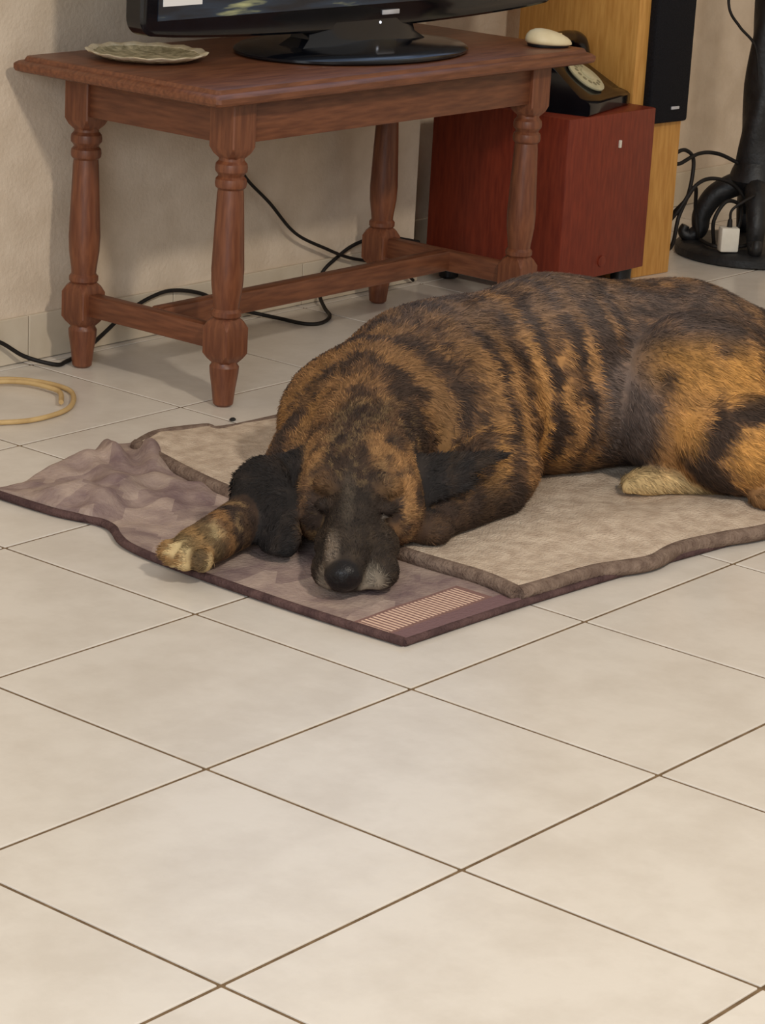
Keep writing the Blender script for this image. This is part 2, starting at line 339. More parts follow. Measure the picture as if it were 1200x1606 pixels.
for k, pts in enumerate((
    [(1.97, .66, .02), (1.975, .56, .18), (1.985, .505, .235), (2.02, .50, .235), (2.045, .50, .21), (2.03, .495, .15), (1.99, .49, .10), (1.985, .50, .035), (2.0, .56, .005)],
    [(1.98, .62, .02), (1.975, .52, .19), (2.0, .50, .213), (2.06, .495, .228), (2.12, .487, .222), (2.17, .465, .20), (2.19, .44, .19)],
    [(1.98, .58, .01), (1.985, .50, .10), (2.03, .48, .165), (2.09, .47, .175), (2.15, .45, .15), (2.17, .42, .09), (2.14, .40, .045), (2.10, .42, .035)],
    [(2.09, .46, .036), (2.065, .45, .09), (2.09, .44, .13), (2.13, .43, .12), (2.135, .43, .08), (2.10, .43, .037), (2.07, .45, .037), (2.10, .50, .037)],
    [(2.078, .418, .098), (2.08, .415, .12), (2.12, .395, .145), (2.18, .40, .148), (2.22, .40, .12), (2.26, .38, .06), (2.30, .36, .036)],
    [(2.03, .62, .005), (2.04, .58, .05), (2.05, .52, .12), (2.06, .50, .155), (2.10, .52, .10), (2.12, .52, .036), (2.18, .56, .034)])):
    cable('lamp_wire', pts, .0042 if k != 4 else .003, lc[k], group='wires around the lamp base')
lcd = MB().tube([(2.12, .50, .60), (2.105, .485, .53), (2.13, .47, .49), (2.165, .45, .45), (2.175, .44, .38)], .003, 8).xform(Matrix.Translation((-2.205, -.445, 0))).build('cord', M['cable'], lp, True, 80)
pl = empty('plug_adapter', (2.078, .418, .0295), math.radians(-40)); tag(pl, 'small white plug adapter standing on the black lamp base', 'plug')
MB().box(-.020, .020, -.014, .014, 0, .052, .004).build('casing', M['white'], pl)
MB().lathe([(.006, .051), (.005, .066), (.003, .07)], 12).build('cord_sleeve', M['cable'], pl)
cr = MB().lathe([(.001, 0), (.005, .001), (.0055, .003), (.003, .005), (.001, .0055)], 9, sx=1.2, sy=.8).build('dry_crumb', M['iron']); cr.location = (.353, .239, .0); tag(cr, 'tiny dark crumb on the tiles in front of the table', 'crumb')

# ------------------------------------------------------------------ blanket
def vnoise(P, seed=0):
    P = np.asarray(P, dtype=np.float64); i = np.floor(P).astype(np.int64); f = P-i; f = f*f*(3-2*f); out = 0
    def h(x, y, z):
        n = (x*73856093) ^ (y*19349663) ^ (z*83492791) ^ (seed*2654435761)
        n = (n ^ (n >> 13)) * 1274126177 & 0x7fffffff
        n = (n ^ (n >> 16)) & 0xffff
        return n/65535.
    for dx in (0, 1):
        for dy in (0, 1):
            for dz in (0, 1):
                wgt = (f[..., 0] if dx else 1-f[..., 0])*(f[..., 1] if dy else 1-f[..., 1])*(f[..., 2] if dz else 1-f[..., 2])
                out = out+wgt*h(i[..., 0]+dx, i[..., 1]+dy, i[..., 2]+dz)
    return out*2-1
def gauss(x, y, cx, cy, ux, uy, la, lb):
    L = math.hypot(ux, uy); ux, uy = ux/L, uy/L
    a = (x-cx)*ux+(y-cy)*uy; b2 = -(x-cx)*uy+(y-cy)*ux
    return np.exp(-(a/la)**2-(b2/lb)**2)
bl = empty('dog_blanket', (0, 0, 0)); tag(bl, 'mauve patterned blanket with beige fleece underside folded over, dog lying on it', 'blanket')
def sheet(name, mt, parent, left, right, bot, top, zf, nx, ny, edge):
    u = np.linspace(0, 1, nx); v = np.linspace(0, 1, ny); U, V = np.meshgrid(u, v)
    # bilinear blend of the four boundary curves (each given as function of parameter)
    Lp, Rp, Bp, Tp = (np.array([np.interp(q, [c[0] for c in cv], [c[k] for c in cv]) for k in (1, 2)]) for cv, q in ((left, v), (right, v), (bot, u), (top, u)))
    X = []
    for k in (0, 1):
        c00, c10, c01, c11 = Lp[k][0], Rp[k][0], Lp[k][-1], Rp[k][-1]
        X.append((1-U)*Lp[k][:, None]+U*Rp[k][:, None]+(1-V)*Bp[k][None, :]+V*Tp[k][None, :]-((1-U)*(1-V)*c00+U*(1-V)*c10+(1-U)*V*c01+U*V*c11))
    x, y = X
    ed = np.minimum(np.minimum(U, 1-U)*1.1, np.minimum(V, 1-V)*.85)   # ~metres from the edge
    t = np.clip(ed/edge, 0, 1); prof = np.sqrt(1-(1-t)**2)
    z = zf(x, y)*prof+.0012*(1-prof)
    vs = np.stack([x, y, z], -1).reshape(-1, 3); fs = []
    for j in range(ny-1):
        for i in range(nx-1):
            a = j*nx+i; fs.append((a, a+1, a+nx+1, a+nx))
    # underside
    K = len(vs); vb = vs.copy(); vb[:, 2] = .0006
    bidx = [i for i in range(nx)]+[j*nx+nx-1 for j in range(1, ny)]+[(ny-1)*nx+i for i in range(nx-2, -1, -1)]+[j*nx for j in range(ny-2, 0, -1)]
    m2 = len(bidx); vall = np.concatenate([vs, vb[bidx]]); fs += [(bidx[k], K+k, K+(k+1) % m2, bidx[(k+1) % m2]) for k in range(m2)]
    fs.append(tuple(K+k for k in range(m2)))
    me = bpy.data.meshes.new(name); me.from_pydata(vall.tolist(), [], fs); me.polygons.foreach_set('use_smooth', [True]*len(me.polygons))
    me.materials.append(mt)
    return link(bpy.data.objects.new(name, me), parent)
# lower, printed layer
mt, nt, b = new_mat('mauve_print', .92, .12)
tc = N(nt, 'ShaderNodeTexCoord'); sp = N(nt, 'ShaderNodeSeparateXYZ'); nt.links.new(tc.outputs['Object'], sp.inputs[0])
mp = N(nt, 'ShaderNodeMapping'); mp.inputs['Rotation'].default_value = (0, 0, .5); mp.inputs['Scale'].default_value = (7, 16, 1); nt.links.new(tc.outputs['Object'], mp.inputs[0])
vo = N(nt, 'ShaderNodeTexVoronoi', Scale=1.3); vo.distance = 'CHEBYCHEV'; nt.links.new(mp.outputs[0], vo.inputs['Vector'])
r1 = N(nt, 'ShaderNodeValToRGB'); r1.color_ramp.interpolation = 'EASE'; e = r1.color_ramp.elements
e[0].position = .25; e[0].color = srgb(128, 108, 108); e[1].position = .8; e[1].color = srgb(178, 158, 148)
x = e.new(.52); x.color = srgb(152, 134, 126)
nt.links.new(vo.outputs['Color'], r1.inputs[0])
nz = N(nt, 'ShaderNodeTexNoise', Scale=26, Detail=5); nt.links.new(tc.outputs['Object'], nz.inputs['Vector'])
r2 = N(nt, 'ShaderNodeValToRGB'); r2.color_ramp.elements[0].color = srgb(120, 100, 100); r2.color_ramp.elements[1].color = srgb(184, 164, 150); r2.color_ramp.elements[0].position = .34; r2.color_ramp.elements[1].position = .66
nt.links.new(nz.outputs[0], r2.inputs[0])
m1 = N(nt, 'ShaderNodeMix', data_type='RGBA'); m1.inputs['Factor'].default_value = .5; nt.links.new(r1.outputs[0], m1.inputs['A']); nt.links.new(r2.outputs[0], m1.inputs['B'])
def rng_mask(sock, a, b2):
    n1 = N(nt, 'ShaderNodeMath', operation='GREATER_THAN'); n1.inputs[1].default_value = a; nt.links.new(sock, n1.inputs[0])
    n2 = N(nt, 'ShaderNodeMath', operation='LESS_THAN'); n2.inputs[1].default_value = b2; nt.links.new(sock, n2.inputs[0])
    n3 = N(nt, 'ShaderNodeMath', operation='MULTIPLY'); nt.links.new(n1.outputs[0], n3.inputs[0]); nt.links.new(n2.outputs[0], n3.inputs[1]); return n3.outputs[0]
def prod(a, b2):
    n3 = N(nt, 'ShaderNodeMath', operation='MULTIPLY'); nt.links.new(a, n3.inputs[0]); nt.links.new(b2, n3.inputs[1]); return n3.outputs[0]
cur = m1.outputs['Result']
def over(cur, mask, col):
    mm = N(nt, 'ShaderNodeMix', data_type='RGBA'); nt.links.new(mask, mm.inputs['Factor']); nt.links.new(cur, mm.inputs['A']); mm.inputs['B'].default_value = col; return mm.outputs['Result']
# printed bands near the front corner: plum block, then a ruled pink and white block
cur = over(cur, prod(rng_mask(sp.outputs['X'], -.30, .02), rng_mask(sp.outputs['Y'], -.64, -.575)), srgb(124, 98, 100))
cur = over(cur, prod(rng_mask(sp.outputs['X'], -.245, -.03), rng_mask(sp.outputs['Y'], -.575, -.515)), srgb(134, 104, 98))
wv = N(nt, 'ShaderNodeTexWave', Scale=42, Distortion=0); wv.bands_direction = 'X'; nt.links.new(tc.outputs['Object'], wv.inputs['Vector'])
gt = N(nt, 'ShaderNodeMath', operation='GREATER_THAN'); gt.inputs[1].default_value = .48; nt.links.new(wv.outputs['Fac'], gt.inputs[0])
cur = over(cur, prod(gt.outputs[0], prod(rng_mask(sp.outputs['X'], -.235, -.04), rng_mask(sp.outputs['Y'], -.570, -.520))), srgb(222, 190, 170))
nt.links.new(cur, b.inputs['Base Color'])
n2 = N(nt, 'ShaderNodeTexNoise', Scale=180, Detail=3); nt.links.new(tc.outputs['Object'], n2.inputs['Vector'])
bp = N(nt, 'ShaderNodeBump', Strength=.7, Distance=.003); nt.links.new(n2.outputs[0], bp.inputs['Height']); nt.links.new(bp.outputs[0], b.inputs['Normal'])
M['print'] = mt
def z_low(x, y):
    P = np.stack([x*14, y*14, np.zeros_like(x)], -1)
    wr = np.clip((y+.16)/.2, 0, 1)*np.clip((.12-x)/.1, 0, 1)
    z = .007+wr*(.006+.009*vnoise(P, 3)+.006*vnoise(P*2.1, 5))
    z += .026*gauss(x, y, .085, .155, 1, 1.1, .08, .018)+.022*gauss(x, y, .04, .19, 1, 1.6, .07, .016)+.014*gauss(x, y, -.03, .15, .6, 1, .07, .02)
    z += .016*gauss(x, y, -.16, .02, 1, .35, .09, .024)+.012*gauss(x, y, -.10, .08, 1, -.2, .10, .02)
    z += .006*gauss(x, y, -.12, -.36, .3, 1, .12, .03)
    return np.maximum(z, .004)
lowL = [(0, -.246, -.603), (.25, -.252, -.43), (.5, -.247, -.22), (.62, -.232, -.11), (.72, -.190, -.03), (.82, -.205, .06), (1, -.208, .185)]
lowR = [(0, .44, -.655), (1, .44, .15)]
lowB = [(0, -.246, -.603), (.3, -.03, -.612), (.6, .18, -.628), (1, .44, -.655)]
lowT = [(0, -.208, .185), (.3, -.02, .222), (.5, .10, .245), (.6, .17, .226), (.8, .30, .18), (1, .44, .15)]
lo = sheet('printed_layer', M['print'], bl, lowL, lowR, lowB, lowT, z_low, 150, 170, .008)
def hem(name, pts, r, parent, flat=.8, mtl='hem'): return MB().tube(pts, r, 10, flat=flat).build(name, M[mtl], parent, True, 80)
M['hemdark'] = mat('plum_hem', srgb(98, 76, 74), srgb(76, 58, 58), 60, .95, .1, .8, 240)
hem('edge_binding', [(a, b2, .006) for _, a, b2 in lowL], .0065, bl, .9, 'hemdark')
hem('edge_binding', [(a, b2, .005) for _, a, b2 in lowB], .0055, bl, .9, 'hemdark')
# upper, fleece layer
def z_up(x, y):
    P = np.stack([x*9, y*9, np.zeros_like(x)], -1)
    z = .019+.003*vnoise(P, 8)+.002*vnoise(P*2.7, 9)
    z += .014*gauss(x, y, .03, .17, 1, .1, .10, .03)+.008*gauss(x, y, .42, -.55, 1, -.2, .25, .06)
    return z
upL = [(0, -.008, -.598), (.1, .006, -.53), (.22, .004, -.413), (.45, .02, -.2), (.66, .036, -.03), (.85, .075, .12), (1, .105, .205)]
upR = [(0, 1.02, -.73), (1, 1.02, .16)]
upB = [(0, -.008, -.598), (.06, .05, -.604), (.16, .14, -.612), (.25, .23, -.640), (.33, .31, -.632), (.42, .40, -.648), (.55, .53, -.678), (1, 1.02, -.73)]
upT = [(0, .105, .205), (.1, .17, .226), (.2, .25, .205), (.3, .33, .17), (1, 1.02, .16)]
up = sheet('fleece_layer', M['fleece'], bl, upL, upR, upB, upT, z_up, 190, 160, .016)
hem('fold_edge', [(a-.001, b2, .0125) for _, a, b2 in upL], .0115, bl, .95)
hem('fold_edge', [(a, b2-.001, .012) for _, a, b2 in upB], .0120, bl, .9)
hem('fold_edge', [(a, b2, .012) for _, a, b2 in upT], .010, bl, .9)

# ------------------------------------------------------------------ dog: one continuous implicit surface, local frame (r right, d away, z up)
H0 = .004
lo3 = np.array([-.32, -.12, .0]); hi3 = np.array([.86, .96, .34]); dims = np.ceil((hi3-lo3)/H0).astype(int)+1
SD = np.full(dims, .2, np.float32)
ax = [lo3[k]+H0*np.arange(dims[k]) for k in range(3)]
def apply(fn, c0, c1, pad, k, op='u'):
    a = np.maximum(((np.array(c0)-pad-lo3)/H0).astype(int), 0); b2 = np.minimum(((np.array(c1)+pad-lo3)/H0).astype(int)+2, dims)
    g = np.meshgrid(*[ax[i][a[i]:b2[i]] for i in range(3)], indexing='ij'); P = np.stack(g, -1)
    d2 = fn(P); s = SD[a[0]:b2[0], a[1]:b2[1], a[2]:b2[2]]
    if op == 'u':
        h = np.clip(.5+.5*(s-d2)/k, 0, 1); s[...] = s*(1-h)+d2*h-k*h*(1-h)
    else:
        h = np.clip(.5-.5*(s+d2)/k, 0, 1); s[...] = s*(1-h)+(-d2)*h+k*h*(1-h)
def rotm(rx=0, ry=0, rz=0):
    return np.array(Matrix.Rotation(rz, 3, 'Z') @ Matrix.Rotation(ry, 3, 'Y') @ Matrix.Rotation(rx, 3, 'X'))
def ell(c, r, k=.02, rot=(0, 0, 0), op='u'):
    c = np.array(c); r = np.array(r); Rm = rotm(*[math.radians(q) for q in rot])
    def fn(P):
        q = (P-c) @ Rm; k0 = np.linalg.norm(q/r, axis=-1); k1 = np.linalg.norm(q/(r*r), axis=-1)+1e-9; return k0*(k0-1)/k1
    R0 = r.max(); apply(fn, c-R0, c+R0, k+.03, k, op)
def cone(a, b2, ra, rb, k=.02, nrm=None, thick=1, op='u'):
    a = np.array(a, float); b2 = np.array(b2, float)
    if nrm is not None: nrm = np.array(nrm, float); nrm /= np.linalg.norm(nrm)
    def fn(P):
        q = P-a; ba = b2-a
        if nrm is not None: q = q+(q @ nrm)[..., None]*nrm*(thick-1)
        if nrm is not None: ba = ba+(ba @ nrm)*nrm*(thick-1)
        h = np.clip((q @ ba)/(ba @ ba), 0, 1); d2 = np.linalg.norm(q-h[..., None]*ba, axis=-1)-(ra+(rb-ra)*h)
        return d2/(thick if nrm is not None and thick > 1 else 1)*(1 if nrm is None else 1.6)
    Rr = max(ra, rb); apply(fn, np.minimum(a, b2)-Rr, np.maximum(a, b2)+Rr, k+.03, k, op); return fn
# trunk
cone((.09, .51, .122), (.28, .60, .145), .122, .144, .03)
cone((.28, .60, .145), (.48, .67, .143), .144, .136, .03)
cone((.48, .67, .140), (.64, .70, .11), .136, .115, .03)
ell((.03, .46, .095), (.125, .13, .112), .04)
ell((-.025, .47, .085), (.085, .11, .090), .04)
ell((.15, .44, .120), (.118, .105, .115), .022)
ell((.13, .54, .180), (.13, .11, .075), .04)
cone((.035, .42, .125), (.015, .25, .086), .098, .074, .035)
ell((.0, .34, .065), (.10, .09, .06), .03)
# hindquarters
ell((.495, .540, .135), (.130, .105, .130), .009)
ell((.555, .460, .096), (.098, .066, .078), .007)
cone((.63, .49, .04), (.45, .475, .028), .034, .021, .010)
ell((.425, .472, .024), (.030, .026, .020), .012)
cone((.70, .47, .05), (.62, .43, .032), .045, .026, .010)
ell((.60, .425, .026), (.030, .026, .02), .01)
for q in (-.014, 0, .014): ell((.402, .470+q, .020), (.013, .0085, .012), .004)
cone((.72, .72, .05), (.80, .62, .03), .03, .022, .02); cone((.80, .62, .03), (.78, .50, .025), .022, .012, .01)
# fore legs
cone((-.06, .36, .065), (-.105, .225, .036), .060, .038, .02)
cone((-.105, .225, .036), (-.172, .075, .031), .037, .031, .014)
ell((-.187, .048, .029), (.034, .044, .027), .012, (0, 0, -36))
for q, l in ((-.029, 0), (-.010, .010), (.011, .010), (.029, -.002)):
    dx, dy = -.60, -.80; px, py = -.198+dx*(.014+l)+.80*q, .030+dy*(.014+l)-.60*q
    ell((px, py, .022), (.0115, .018, .0165), .004, (0, 0, -36))
ell((.195, .355, .07), (.07, .07, .065), .025)
cone((.20, .33, .045), (.125, .215, .034), .044, .031, .016)
ell((.108, .185, .028), (.033, .042, .025), .012, (0, 0, 25))
# head: laid out short, then drawn out towards the nose
def hmap(p):
    r, d, z = p
    if d < .205: z = z-.013*(1-max(0, d)/.205); d = .205-(.205-d)*1.30
    return (r, d, z)
def unmap(P):
    P = P.copy(); mk = P[:, 1] < .205; d = .205-(.205-P[:, 1])/1.30
    P[mk, 1] = d[mk]; P[mk, 2] += .013*(1-np.clip(d[mk], 0, 1)/.205); return P
ell(hmap((.013, .205, .086)), (.080, .088, .064), .02)
ell(hmap((.013, .240, .095)), (.070, .06, .050), .03)
cone(hmap((.012, .140, .080)), hmap((.001, .028, .048)), .040, .027, .018)
ell(hmap((.014, .100, .040)), (.056, .075, .034), .014)
for s in (-1, 1):
    ell(hmap((.012+s*.054, .170, .062)), (.034, .055, .050), .018)
    ell(hmap((.014+s*.030, .054, .029)), (.027, .046, .026), .008)
    ell(hmap((.011+s*.036, .136, .108)), (.023, .018, .016), .009)
    ell(hmap((.010+s*.041, .1135, .086)), (.014, .013, .010), .006)
ell(hmap((.001, .040, .020)), (.036, .040, .016), .01)
ell(hmap((.0, .010, .043)), (.0255, .019, .021), .006)
for s in (-1, 1):
    ell(hmap((s*.011, -.006, .040)), (.0055, .007, .0062), .003, op='s')
    ell(hmap((s*.0215, -.003, .035)), (.005, .007, .004), .003, (0, s*30, 0), op='s')
cone(hmap((0, -.012, .022)), hmap((0, -.012, .034)), .0015, .0015, .003, op='s')
for s in (-1, 1): cone(hmap((.010+s*.026, .1035, .0815)), hmap((.010+s*.054, .116, .0835)), .0028, .0028, .003, op='s')
cone(hmap((.011, .16, .158)), hmap((.008, .22, .168)), .010, .012, .02, op='s')
# ears
EF = []
def ear(*a): EF.append(cone(*a))
ear((.080, .192, .090), (.214, .222, .128), .037, .004, .005, (.12, -.80, .58), 4.6)
ear((.080, .188, .080), (.150, .205, .092), .032, .020, .005, (.12, -.80, .58), 4.4)
ear((-.054, .212, .100), (-.120, .175, .080), .030, .036, .010, (-.25, -.60, .76), 3.4)
ear((-.120, .168, .078), (-.088, .100, .026), .043, .032, .007, (-.40, -.75, .52), 3.4)
# rests on the blanket
P0 = np.meshgrid(*ax, indexing='ij'); SD[...] = np.maximum(SD, (.006-P0[2]).astype(np.float32)); del P0
# surface nets
I = SD < 0
c = np.zeros(np.array(dims)-1, np.int8)
for dx in (0, 1):
    for dy in (0, 1):
        for dz in (0, 1): c += I[dx:dims[0]-1+dx, dy:dims[1]-1+dy, dz:dims[2]-1+dz]
act = (c > 0) & (c < 8); idx = -np.ones(c.shape, np.int64); cells = np.argwhere(act); idx[act] = np.arange(len(cells))
acc = np.zeros((len(cells), 3)); cnt = np.zeros(len(cells))
corners = [(x, y, z) for x in (0, 1) for y in (0, 1) for z in (0, 1)]
val = {q: SD[cells[:, 0]+q[0], cells[:, 1]+q[1], cells[:, 2]+q[2]].astype(float) for q in corners}
for q in corners:
    for k in range(3):
        if q[k] == 0:
            q2 = tuple(1 if i == k else q[i] for i in range(3)); a, b2 = val[q], val[q2]; mk = (a < 0) != (b2 < 0)
            t = np.where(mk, a/np.where(mk, a-b2, 1), 0); p = np.tile(np.array(q, float), (len(cells), 1)); p[:, k] += t
            acc[mk] += p[mk]; cnt[mk] += 1
V = lo3+H0*(cells+acc/cnt[:, None])
quads = []
for k in range(3):
    i1, i2 = (k+1) % 3, (k+2) % 3
    s0 = [slice(None)]*3; s1 = [slice(None)]*3; s0[k] = slice(0, -1); s1[k] = slice(1, None)
    A, B = I[tuple(s0)], I[tuple(s1)]; e = np.argwhere(A != B)
    e = e[(e[:, i1] > 0) & (e[:, i2] > 0) & (e[:, i1] < dims[i1]-1) & (e[:, i2] < dims[i2]-1)]
    fl2 = A[e[:, 0], e[:, 1], e[:, 2]]
    def at(a1, a2):
        q = e.copy(); q[:, i1] -= a1; q[:, i2] -= a2; return idx[q[:, 0], q[:, 1], q[:, 2]]
    qd = np.stack([at(1, 1), at(0, 1), at(0, 0), at(1, 0)], 1); qd[~fl2] = qd[~fl2][:, ::-1]; quads.append(qd)
Q = np.concatenate(quads)
def smooth_pass(V, n):
    for _ in range(n):
        S = np.zeros_like(V); C = np.zeros(len(V))
        for k in range(4):
            for s in (1, 3): np.add.at(S, Q[:, k], V[Q[:, (k+s) % 4]]); np.add.at(C, Q[:, k], 1)
        V = V*.5+.5*S/np.maximum(C, 1)[:, None]
    return V
V = smooth_pass(V, 2)
fn_ = np.cross(V[Q[:, 2]]-V[Q[:, 0]], V[Q[:, 3]]-V[Q[:, 1]])
VN = np.zeros_like(V)
for k in range(4): np.add.at(VN, Q[:, k], fn_)
VN /= np.linalg.norm(VN, axis=1)[:, None]+1e-12

# coat colour
def lin(r, g, b2): return np.array(srgb(r, g, b2)[:3])
def mixc(c, col, wgt): return c*(1-wgt[:, None])+np.asarray(col)*wgt[:, None]
def sst(x, a, b2): t = np.clip((x-a)/(b2-a), 0, 1); return t*t*(3-2*t)
def blob(P, c, r, soft=.5): return 1-sst(np.linalg.norm((P-np.array(c))/np.array(r), axis=1), 1-soft, 1+soft)
def coat(P):
    n1 = vnoise(P*11, 1); n2 = vnoise(P*27, 2); n3 = vnoise(P*64, 3); n4 = vnoise(P*160, 4); n5 = vnoise(P*6+9, 6); n6 = vnoise(P*np.array((30, 30, 12)), 7)
    tan = lin(164, 121, 76); gold = lin(190, 139, 74); dark = lin(62, 48, 40); brown = lin(112, 82, 57); grey = lin(112, 98, 92)
    s = np.linalg.norm((P-np.array((.0, .33, .06)))*np.array((1, .75, .8)), axis=1)
    st = np.linalg.norm(P-np.array((.60, .44, .085)), axis=1)
    wt = sst(P[:, 0], .365, .40)*(1-sst(P[:, 1], .60, .66))
    ph1 = .62*np.sin(2*np.pi*(s/.043)+2.4*n1+1.5*n2+.8*n5)+.38*np.sin(2*np.pi*(s/.071)+2*n5+1.2*n1+1)
    ph2 = np.sin(2*np.pi*(st/.075+.30)+1.4*n1+1.1*n2)
    ph3 = .75*np.sin(2*np.pi*(s/.040)+1.9*n1+1.1*n2+.9*n5)+.4*np.sin(2*np.pi*(s/.024)+1.5*n5+1.2*n1)+.22; wr = sst(s, .17, .22)
    ph1 = ph1*(1-wr)+ph3*wr
    st = np.linalg.norm(P-np.array((.575, .405, .088)), axis=1)+.010*n1+.006*n2
    ph2 = np.interp(st, [0, .035, .052, .070, .084, .104, .135, .16, .2], [.3, .9, .3, -1.2, -.9, .8, .8, -.3, -.5])
    ph = ph1*(1-wt)+ph2*wt
    f = sst(ph+.55*n2+.60*n3+.40*n4+.35*n5+.3*n6, -1.05, 1.15)
    c = mixc(np.tile(dark, (len(P), 1)), brown, sst(f, .05, .5)); c = mixc(c, tan, sst(f, .45, .85))
    c = mixc(c, gold, sst(f, .5, .9)*sst(n1+.5*n5, .0, .7)*.6)
    # shoulders and neck are darker, sheen along the back is painted in grey
    sh = (1-sst(P[:, 0], .15, .27))*sst(P[:, 1], .24, .32)
    c = mixc(c, dark*1.1, .50*sh*sst(n1+n5+.5*n3+.2, -.8, .5))
    c = mixc(c, tan*.8, .55*blob(P, (-.03, .42, .17), (.055, .08, .05), .7)*sst(n3+.5*n4+.4*n2, -.3, .5))
    c = mixc(c, grey*.78, .72*sst(P[:, 2], .205, .275)*sst(n1+.6*n2+.5, -.5, .5))
    # flank in front of the thigh
    fk = blob(P, (.392, .47, .115), (.046, .13, .115), .5)
    c = mixc(c, grey*(.62+.35*sst(P[:, 2], .08, .2))[:, None], .90*fk*sst(n2+.6*n3+1.1, 0, .9))
    c = mixc(c, gold, .70*blob(P, (.50, .46, .20), (.085, .10, .035), .6)*sst(n2+.8, 0, .7))
    c = mixc(c, gold*1.05, .65*blob(P, (.575, .41, .095), (.035, .06, .03), .6))
    c = mixc(c, gold*1.05, .6*blob(P, (.475, .44, .12), (.022, .06, .035), .6))
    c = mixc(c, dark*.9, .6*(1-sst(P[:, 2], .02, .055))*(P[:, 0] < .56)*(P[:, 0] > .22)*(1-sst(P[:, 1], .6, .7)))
    c = mixc(c, tan, .7*blob(P, (.615, .42, .03), (.05, .05, .035), .5))
    # hind foot
    hf = blob(P, (.44, .462, .02), (.075, .035, .026), .35); c = mixc(c, lin(206, 178, 128), .9*hf)
    # fore legs
    mott = mixc(np.tile(dark*.85, (len(P), 1)), lin(116, 94, 66), sst(n3+.6*n2+.5*n4, -.1, .8))
    lw = np.maximum(blob(P, (-.12, .16, .035), (.07, .12, .06), .35), 0)
    c = c*(1-.92*lw[:, None])+.92*lw[:, None]*mott
    c = mixc(c, dark*.8, .78*blob(P, (.15, .24, .03), (.11, .10, .065), .5))
    pw = blob(P, (-.200, .030, .02), (.040, .048, .05), .5)
    c = mixc(c, lin(130, 106, 70), .75*pw); c = mixc(c, lin(206, 186, 140), pw*sst(n3+.6*n2, -.15, .5)*.9)
    # head, painted in the short layout
    Pw, P = P, unmap(P)
    hd = (1-sst(P[:, 1], .255, .30))*(1-sst(np.abs(P[:, 0]-.013), .090, .105))
    hx = (P[:, 0]-.011)/.08; ah = np.abs(hx)
    face = mixc(np.tile(dark*1.1, (len(P), 1)), brown, sst(n2+.7*n3, -.5, .5)*.9)
    face = mixc(face, tan*.85, .55*sst(n3+.8*n4+.3*n2, .0, .8)*sst(ah, .3, .7))
    face = mixc(face, dark*.8, np.clip(1-sst(ah, .26, .66), 0, 1)*.80)
    face = mixc(face, lin(112, 92, 64), .6*sst(n4+.7*n3, .05, .6))
    face = mixc(face, tan, .72*blob(P, (.070, .160, .095), (.020, .06, .045), .6)*sst(n3+.8, 0, .9))
    face = mixc(face, tan*.9, .6*blob(P, (-.056, .20, .12), (.020, .05, .03), .6)*sst(n3+.8, 0, .9))
    face = mixc(face, tan*.9, .62*blob(P, (.038, .185, .140), (.022, .04, .022), .6)*sst(n3+.8, 0, .9))
    face = mixc(face, tan*.75, .5*blob(P, (.050, .128, .105), (.018, .02, .012), .6))
    face = mixc(face, tan*.75, .45*blob(P, (-.032, .130, .105), (.014, .02, .012), .6))
    mz = 1-sst(P[:, 1], .10, .14)
    face = mixc(face, lin(46, 39, 34)*(1+.3*n3[:, None]), .90*mz)
    face = mixc(face, lin(140, 126, 112), .75*blob(P, (-.016, .035, .064), (.010, .026, .016), .6))
    face = mixc(face, lin(96, 86, 74), .45*blob(P, (.000, .10, .105), (.008, .05, .03), .7))
    face = mixc(face, lin(150, 138, 122), .75*blob(P, (.038, .012, .026), (.015, .022, .024), .5))
    face = mixc(face, lin(132, 120, 106), .65*blob(P, (-.024, .012, .026), (.008, .020, .024), .5))
    for q in (-1, 1):
        face = mixc(face, dark*.30, .95*blob(P, (.010+q*.040, .108, .082), (.019, .020, .0062), .4))
        face = mixc(face, dark*.5, .7*blob(P, (.010+q*.034, .110, .09), (.024, .020, .016), .5))
    face = mixc(face, lin(120, 112, 104), .8*blob(P, (.052, .104, .0775), (.009, .012, .0030), .4))  # glint of the slightly open eye, painted into the face colour
    c = c*(1-hd[:, None])+face*hd[:, None]
    c = mixc(c, dark*.85, .80*sst(Pw[:, 0], .088, .104)*(1-sst(Pw[:, 2], .045, .075))*(1-sst(Pw[:, 1], .30, .36)))
    # ears
    ed = np.min(np.stack([fn(Pw) for fn in EF]), axis=0); er = 1-sst(ed, .0035, .007)
    er *= np.maximum(sst(Pw[:, 0], .070, .085), 1-sst(Pw[:, 0], -.070, -.056))
    c = mixc(c, lin(31, 28, 28)*(1+.4*np.clip(n3, -.5, 1)[:, None]), .96*er)
    c *= (1+.20*n4+.14*n3)[:, None]
    ns = blob(P, (0, .002, .043), (.0265, .021, .0225), .10); c = mixc(c, lin(26, 23, 24), ns)
    return np.clip(c, .002, .9), ns
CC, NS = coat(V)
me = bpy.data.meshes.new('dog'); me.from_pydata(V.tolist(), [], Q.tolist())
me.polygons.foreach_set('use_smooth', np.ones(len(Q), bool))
ca = me.color_attributes.new('coat', 'FLOAT_COLOR', 'POINT'); ca.data.foreach_set('color', np.concatenate([CC, NS[:, None]], 1).astype(np.float32).ravel())
